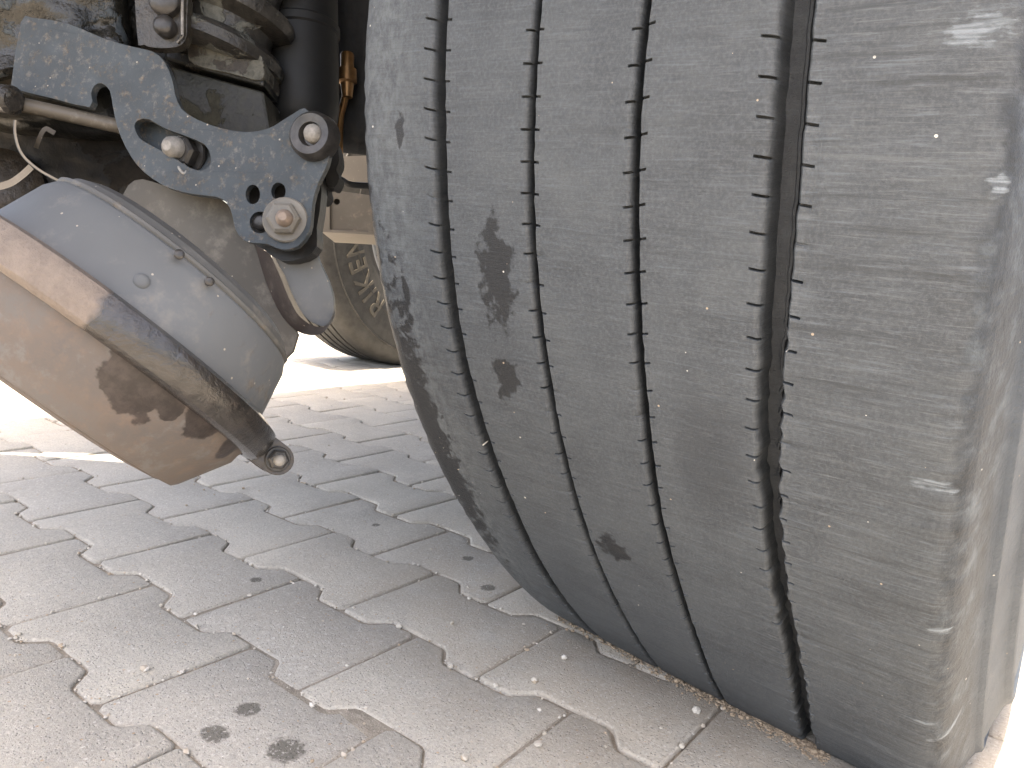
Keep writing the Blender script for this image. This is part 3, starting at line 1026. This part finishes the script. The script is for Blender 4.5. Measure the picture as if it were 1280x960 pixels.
# ================================================================== THE DARK PARTS ABOVE AND BEHIND
def greasy_block(name, corners, d0, d1, mat, amp, seed, label, cat, nx=40, ny=30):
    """a cast lump: front face through four spots (tl, tr, br, bl), uneven, with depth"""
    V, F = [], []
    tl, tr, brr, bl = [Vector((*c, 0)) for c in corners]
    for side, dd in ((0, d0), (1, d1)):
        for j in range(ny + 1):
            for i in range(nx + 1):
                a, b = i / nx, j / ny
                q = (tl * (1 - a) + tr * a) * (1 - b) + (bl * (1 - a) + brr * a) * b
                h = 0
                if side == 0:
                    h = amp * (mnoise.noise(Vector((a * 4 + seed, b * 3, 0))) + 0.6 * mnoise.noise(Vector((a * 11 + seed, b * 8, 2))) + 0.3 * mnoise.noise(Vector((a * 26, b * 20, seed))))
                    h += 0.03 * (max(0, abs(2 * a - 1) - 0.85) / 0.15) ** 2 + 0.03 * (max(0, abs(2 * b - 1) - 0.85) / 0.15) ** 2
                V.append(at(q.x, q.y, dd + h))
    n = (nx + 1) * (ny + 1)
    for j in range(ny):
        for i in range(nx):
            k = j * (nx + 1) + i
            F.append((k, k + nx + 1, k + nx + 2, k + 1))
            F.append((n + k, n + k + 1, n + k + nx + 2, n + k + nx + 1))
    ring = [i for i in range(nx + 1)] + [j * (nx + 1) + nx for j in range(1, ny + 1)] + [ny * (nx + 1) + i for i in range(nx - 1, -1, -1)] + [j * (nx + 1) for j in range(ny - 1, 0, -1)]
    for i in range(len(ring)):
        a, b = ring[i], ring[(i + 1) % len(ring)]
        F.append((a, b, b + n, a + n))
    o = link(name, mesh(name, V, F, 60), mat)
    return tag(o, label, cat)

M_G1 = mat_greasy("greasy_casting", (0.020, 0.019, 0.016), (0.055, 0.068, 0.076), 0.04, 0.2, 30)
M_G2 = mat_greasy("dark_oily_iron", (0.016, 0.015, 0.012), (0.045, 0.038, 0.028), 0.02, 0.4, 18)
M_G3 = mat_greasy("muddy_boot_rubber", (0.035, 0.032, 0.028), (0.13, 0.13, 0.112), 0.05, 0.45, 20)
greasy_block("axle_casting", [(-260, -160), (250, -160), (345, 190), (-260, 150)], 0.80, 1.05, M_G2, 0.02, 3.1, "dark oily axle casting behind the blue grey bracket plate", "axle")
greasy_block("steering_knuckle", [(-200, -120), (150, -120), (165, 62), (-200, 150)], 0.715, 0.79, M_G1, 0.012, 8.7, "wet greasy knuckle casting with blue grey smears in the top left corner", "casting")
# slotted strap with two bolt heads
st = empty("anchor_strap", at(205, 60, 0.73), "upright dark steel strap with two round bolts at the picture's top edge", "strap")
sl_ = smooth_loop([(170, -120), (232, -120), (234, 20), (232, 48), (222, 58), (200, 60), (180, 56), (171, 40)], 3)
bevel(link("strap_plate", plate([[at(x, y, 0.725) for x, y in sl_]], 0.012, FW), mat_greasy("strap_steel", (0.045, 0.038, 0.029), (0.12, 0.115, 0.10), 0.0, 0.3, 22), st), 0.0015)
for y in (-40, 4, 36):
    link("bolt", disc_bolt(0.0145 if y < 20 else 0.010, 0.012, facing(209, y, 0.7245)), M_DARKBOLT, st)
V, F = tube([at(228, -100, 0.722), at(228, 44, 0.722), at(222, 54, 0.724)], 0.0016, 8)
link("bright_edge", mesh("bright_edge", V, F, 60), M_STEEL, st)
# muddy spring seat: stepped discs over a block
bt = empty("spring_seat", at(290, 110, 0.78), "dark stepped spring seat with pale dried mud between strap and black damper", "spring seat")
bo = at(318, -60, 0.80)
ba = (at(262, 105, 0.80) - bo).normalized()
pr = [(0.0, 0.0), (0.050, 0.0), (0.056, 0.006), (0.056, 0.022), (0.040, 0.03), (0.040, 0.05), (0.052, 0.056), (0.062, 0.060), (0.064, 0.066), (0.062, 0.074), (0.046, 0.082), (0.046, 0.095), (0.060, 0.100), (0.066, 0.106), (0.066, 0.116), (0.05, 0.122), (0.0, 0.122)]
V, F = lathe(pr, 64)
link("stepped_disc", mesh("stepped_disc", place(V, frame(bo, ba, RT)), F, 35), M_G3, bt)
me = plate([[at(x, y, 0.765) for x, y in smooth_loop([(238, 44), (252, 46), (272, 62), (300, 70), (324, 68), (330, 82), (326, 100), (290, 92), (242, 80), (234, 62)], 3)]], 0.05, FW)
bevel(link("muddy_ledge", me, mat_greasy("dried_mud", (0.05, 0.04, 0.03), (0.15, 0.145, 0.122), 0.14, 0.6, 30), bt), 0.004, 3)
me = plate([[at(x, y, 0.772) for x, y in ((212, 82), (330, 114), (340, 175), (228, 160))]], 0.05, FW)
bevel(link("lower_block", me, mat_greasy("olive_oily_block", (0.024, 0.022, 0.015), (0.05, 0.045, 0.03), 0.04, 0.5, 24), bt), 0.003, 2)
me = plate([[at(x, y, 0.768) for x, y in ((205, 60), (330, 96), (330, 108), (205, 74))]], 0.05, FW)
bevel(link("upper_block", me, M_G2, bt), 0.003, 2)

# black upright tube near the tyre
M_TUBE = mat_simple("black_rubber_sleeve", (0.009, 0.009, 0.009), 0.6, 0, 0.4, 30, 0.35)
tb = empty("damper", at(375, 150, 0.86), "black upright damper tube between the ribbed boot and the big tyre", "damper")
ax0, ax1 = at(372, -190, 0.86), at(377, 168, 0.86)
tz = (ax0 - ax1).normalized()
V, F = lathe([(0.0, 0.0), (0.022, 0.0), (0.034, 0.006), (0.040, 0.016), (0.042, 0.03), (0.042, 0.11), (0.044, 0.112), (0.044, 0.12), (0.042, 0.122), (0.042, 0.33)], 48)
link("sleeve", mesh("sleeve", place(V, frame(ax1, tz, RT)), F, 40), M_TUBE, tb)
V, F = tube(smooth_line([at(332, 80, 0.83), at(331, 110, 0.825), at(336, 130, 0.823), at(347, 143, 0.824)], 5), [0.003] * 3 + [0.0042] * 10 + [0.0036] * 3, 8)  # pale tube standing in for the highlight along the damper's left edge
link("highlight_line", mesh("highlight_line", V, F, 60), mat_simple("highlight_grey", (0.2, 0.21, 0.21), 0.5), tb)
greasy_block("gap_backing", [(402, -160), (470, -160), (470, 195), (416, 190)], 0.92, 1.0, M_BLACK, 0.006, 5.5, "black sooty backing plate in the gap left of the big tyre's top", "plate", 10, 30)  # black backing added so no sky shows through here
# brass fitting
bf = empty("brass_fitting", at(434, 112, 0.90), "small brass pipe fitting in the dark gap beside the big tyre", "fitting")
M_BR = mat_simple("brass", (0.26, 0.14, 0.06), 0.4, 0.8, 0.25, 60)
V, F = lathe([(0.0, 0.022), (0.007, 0.022), (0.008, 0.020), (0.008, 0.004), (0.011, 0.003), (0.0115, -0.012), (0.008, -0.014), (0.006, -0.03), (0.0, -0.03)], 20)
link("body", mesh("body", place(V, frame(at(434, 90, 0.9), UP, RT)), F, 40), M_BR, bf)
V, F = tube(smooth_line([at(433, 112, 0.9), at(430, 128, 0.905), at(425, 150, 0.91), at(424, 200, 0.92)], 5), 0.0045, 10)
link("pipe", mesh("pipe", V, F, 60), M_BR, bf)

# dust shield: a bent strip below the plate's left end
def strip(name, ptsA, dA, dB, mat, th, label, cat):
    L = smooth_line([(x, y, 0) for x, y in ptsA], 8)
    V, F = [], []
    n = len(L)
    for i, p in enumerate(L):
        q = L[min(i + 1, n - 1)] - L[max(i - 1, 0)]
        nn = Vector((-q.y, q.x, 0)).normalized()
        for d, o_ in ((dA, 0), (dB, 0), (dB, th), (dA, th)):
            V.append(at(p.x + nn.x * o_, p.y + nn.y * o_, d))
    for i in range(n - 1):
        for k in range(4):
            F.append((i * 4 + k, i * 4 + (k + 1) % 4, (i + 1) * 4 + (k + 1) % 4, (i + 1) * 4 + k))
    F += [(0, 1, 2, 3), tuple((n - 1) * 4 + k for k in (3, 2, 1, 0))]
    o = link(name, mesh(name, V, F, 35), mat)
    return tag(o, label, cat)
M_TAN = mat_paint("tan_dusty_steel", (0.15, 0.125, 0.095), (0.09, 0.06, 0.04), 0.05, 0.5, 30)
M_DK = mat_greasy("dark_shield_steel", (0.06, 0.06, 0.056), (0.2, 0.19, 0.17), 0.0, 0.45, 20)
strip("dust_shield", [(19, 150), (19, 168), (26, 190), (42, 207), (66, 222), (98, 236), (135, 247)], 0.66, 0.80, M_DK, 2.0, "thin curved dust shield edge below the bracket plate's left end", "shield")
strip("shield_lit_edge", [(18, 150), (18, 168), (25, 190.5), (41, 208), (65, 223), (98, 237.5), (135, 248.5)], 0.652, 0.6598, M_TAN, -2.6, "pale strip for the lit edge of the thin curved dust shield", "rim")  # light on the shield's edge put in as a paler strip
strip("guard_band", [(-60, 236), (-20, 232), (8, 226), (24, 216), (36, 205)], 0.70, 0.76, M_TAN, 9, "tan bent guard strip at the left edge above the rusty dome", "strip")
# brake shoe web, seen through the shield
strip("return_spring_hook", [(42, 184), (50, 164), (58, 158), (70, 164)], 0.74, 0.748, M_TAN, 6, "pale bent hook inside the curved dust shield", "hook")
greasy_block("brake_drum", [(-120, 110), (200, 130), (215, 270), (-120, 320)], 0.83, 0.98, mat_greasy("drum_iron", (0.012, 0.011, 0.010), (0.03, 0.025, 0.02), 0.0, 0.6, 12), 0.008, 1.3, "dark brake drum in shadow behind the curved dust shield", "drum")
V, F = lathe([(0.0, 0.0), (0.034, 0.0), (0.046, 0.006), (0.05, 0.02), (0.05, 0.06)], 40)
o = link("hub_cap", mesh("hub_cap", place([(x, y, -z) for x, y, z in V], facing(-8, 232, 0.80, 0.3, 0.2)), F, 40), mat_greasy("brown_hub_iron", (0.03, 0.022, 0.014), (0.02, 0.015, 0.012), 0.0, 0.45, 20))
tag(o, "brown round hub end at the left edge behind the tan guard strip", "hub")
# push rod below the plate
rd = empty("push_rod", at(60, 134, 0.68), "pale round push rod running under the bracket plate's left end", "rod")
V, F = tube([at(-70, 104, 0.69), at(10, 127, 0.685), at(60, 138, 0.688), at(150, 158, 0.70)], 0.0066, 14)
link("rod", mesh("rod", V, F, 60), mat_paint("dull_rod_steel", (0.07, 0.06, 0.048), (0.04, 0.03, 0.022), 0.05, 0.45, 40), rd)
V, F = lathe([(0.0, 0.012), (0.009, 0.012), (0.0125, 0.009), (0.0125, -0.009), (0.009, -0.012), (0.0, -0.012)], 24)
link("wet_joint", mesh("wet_joint", place(V, frame(at(6, 124, 0.675), (RT - UP * 0.25 - FW * .4), UP)), F, 40), mat_greasy("wet_joint_iron", (0.03, 0.026, 0.022), (0.10, 0.095, 0.085), 0.0, 0.15, 40), rd)

# things in the gap beside the far wheel
gp = empty("mudguard_bracket", at(430, 290, 1.9), "pale box shaped mudguard bracket above the far tyre", "bracket")
M_PALE = mat_paint("pale_dusty_panel", (0.19, 0.165, 0.135), (0.3, 0.22, 0.15), 0.02, 0.6, 8)
me = plate([[at(x, y, 1.9) for x, y in ((404, 236), (434, 240), (470, 245), (470, 292), (440, 289), (404, 288))], [at(x, y, 1.9) for x, y in circ(421, 252, 4, 12)]], 0.12, FW)
bevel(link("box", me, mat_paint("bracket_box_paint", (0.16, 0.14, 0.115), (0.32, 0.26, 0.2), 0.08, 0.5, 10), gp), 0.004)
me = plate([[at(x, y, 1.89) for x, y in ((402, 286.5), (440, 288.5), (470, 291), (470, 294), (440, 292), (402, 290))]], 0.14, FW)
link("lip", me, M_PALE, gp)
me = plate([[at(x, y, 1.895) for x, y in ((402, 236), (412, 236), (412, 288), (402, 288))]], 0.006, FW)
link("cheek", me, M_PALE, gp)
o = link("mudguard", plate([[at(x, y, 2.1) for x, y in ((417, 196), (470, 194), (470, 234), (440, 226), (418, 222))]], 0.05, FW), M_PALE)
tag(o, "pale beige mudguard panel showing in the gap beside the big tyre", "mudguard")
V, F = tube(smooth_line([at(400, 214, 1.6), at(425, 224, 1.62), at(440, 231, 1.62), at(480, 233, 1.65)], 6), 0.007, 10)
o = link("air_hose", mesh("air_hose", V, F, 60), M_TUBE)
tag(o, "thin dark hose crossing the pale mudguard panel", "hose")

# ================================================================== TRUCK BODY overhead (it shades the yard here)
tk = empty("underbody", (-0.85, 2.0, 1.2), "underside of the truck over the wheels, shading the yard", "truck")
M_UND = mat_greasy("dirty_chassis_paint", (0.05, 0.05, 0.048), (0.12, 0.10, 0.08), 0.03, 0.5, 5)
def box(name, lo_, hi, mat, parent):
    x0, y0, z0 = lo_
    x1, y1, z1 = hi
    V = [(x0, y0, z0), (x1, y0, z0), (x1, y1, z0), (x0, y1, z0), (x0, y0, z1), (x1, y0, z1), (x1, y1, z1), (x0, y1, z1)]
    F = [(3, 2, 1, 0), (4, 5, 6, 7), (0, 1, 5, 4), (1, 2, 6, 5), (2, 3, 7, 6), (3, 0, 4, 7)]
    return bevel(link(name, mesh(name, V, F), mat, parent), 0.006)
sh = Vector((SUNDIR.x, SUNDIR.y, 0)) / SUNDIR.z * 1.25       # how far the sun throws the floor's edge
XL, XR = -1.52 + sh.x, 0.250 + sh.x  # sides set by where the unseen floor's shadow should end
gap = [Vector((x, y, 1.25)) + sh for x, y in ((-1.50, -0.70), (-1.13, -0.27), (-1.07, -0.265), (-0.98, -0.35), (-1.09, -0.51), (-1.32, -0.80))]  # hole shaped to let a sun patch fall on the yard
fl = [Vector((XL, -1.02 + sh.y, 1.25)), Vector((XR, -1.02 + sh.y, 1.25)), Vector((XR, 8.5, 1.25)), Vector((XL, 8.5, 1.25))]
link("floor", plate([fl, gap], 0.06, Vector((0, 0, 1))), M_UND, tk)
box("frame_rail", (-0.62, 0.1, 0.80), (-0.54, 8.0, 1.04), M_UND, tk)
box("frame_rail", (-1.42, 0.9, 0.80), (-1.34, 8.0, 1.04), M_UND, tk)

# ================================================================== GRIT
def pebbles(name, items, mat, label=None, cat=None, parent=None):
    base = bmesh.new()
    bmesh.ops.create_icosphere(base, subdivisions=1, radius=1.0)
    bv = [v.co.copy() for v in base.verts]
    bf_ = [tuple(v.index for v in f.verts) for f in base.faces]
    base.free()
    V, F = [], []
    for p, r in items:
        b = len(V)
        m = Matrix.Rotation(random.random() * 6.28, 3, 'Z') @ Matrix.Rotation(random.random() * 6.28, 3, 'X')
        sx, sy, sz = r * random.uniform(0.7, 1.25), r * random.uniform(0.7, 1.25), r * random.uniform(0.5, 0.9)
        for v in bv:
            q = m @ v
            k = random.uniform(0.85, 1.12)
            V.append((p[0] + q.x * sx * k, p[1] + q.y * sy * k, p[2] + q.z * sz * k))
        F += [tuple(i + b for i in f) for f in bf_]
    o = link(name, mesh(name, V, F, 30), mat, parent)
    o["kind"] = "stuff"
    if label:
        o["label"] = label
        o["category"] = cat
    return o

items = []
def wave(v):
    """lateral swing of a row's edge at v"""
    q = v % LEN
    lat = 0.0112
    if q < 0.08: return -lat
    if q < 0.10: return -lat + 2 * lat * (q - 0.08) / 0.02
    if q < 0.18: return lat
    return lat - 2 * lat * (q - 0.18) / 0.02
for _ in range(11000):
    wi = random.randint(-4, 9)
    v = random.uniform(-1.6, 1.9)
    cl = mnoise.noise(Vector((wi * 3.7, v * 6, 0)))
    if random.random() > 0.42 + 0.9 * cl:
        continue
    if random.random() < 0.62:
        p = pav(wi * PIT + wave(v - (0.1 if wi % 2 else 0)) + random.gauss(0, 0.0022), v)
    else:
        k = round((v - 0.04) / LEN) * LEN + 0.04 + (0.1 if wi % 2 else 0)
        p = pav((wi + random.random()) * PIT, k + random.gauss(0, 0.002))
    r = min(0.0034, abs(random.gauss(0.0, 0.0011)) + 0.0005)
    items.append(((p.x, p.y, -0.0018 + r * 0.6), r))
pebbles("joint_grit", items, MG, "pale grit lying in the joints of the pavers", "grit")
items = []
for _ in range(1100):
    p = pav(random.uniform(-0.6, 1.4), random.uniform(-1.5, 1.5))
    r = min(0.0036, 0.0005 + abs(random.gauss(0, 0.0009)))
    items.append(((p.x, p.y, 0.0006 + r * 0.35), r))
for x, y, r in ((181, 838, 0.0042), (668, 853, 0.0045), (390, 883, 0.003), (430, 946, 0.0035), (705, 823, 0.003), (870, 890, 0.0045), (585, 735, 0.002), (125, 748, 0.0026), (620, 858, 0.0034), (580, 950, 0.0036), (672, 932, 0.0036), (852, 935, 0.004), (565, 780, 0.003)):
    p = gnd(x, y)
    items.append(((p.x, p.y, r * 0.5), r))
pebbles("loose_grit", items, MG, "small pale stones scattered on top of the pavers", "grit")
# dirt pushed up along the tread's foot
items = []
for _ in range(2600):
    f = random.random() ** 0.8
    x, y = 700 + 340 * f, 766 + 178 * f
    p = gnd(x, y)
    p += Vector((0, -abs(random.gauss(0, 0.009)), 0))
    r = 0.0005 + abs(random.gauss(0, 0.0008))
    items.append(((p.x, p.y, r * 0.6), r))
g_ = mat_simple("tan_dirt", (0.34, 0.26, 0.185), 0.95, 0, 0.35, 200, 0.3)
pebbles("tyre_foot_dirt", items, g_, "tan dirt and grit gathered along the foot of the big tyre", "dirt")

# ================================================================== all of it but the yard is one truck
truck = empty("truck", (-0.85, 0, 0), "parked truck seen close up by its worn tyre and brake gear", "truck")
for o in list(COL.objects):
    if o.parent is None and o is not truck and o.type in {'MESH', 'EMPTY'} and "kind" not in o:
        o.parent = truck
        o.matrix_parent_inverse = Matrix.Translation(-truck.location)
        if "category" in o:
            del o["category"]
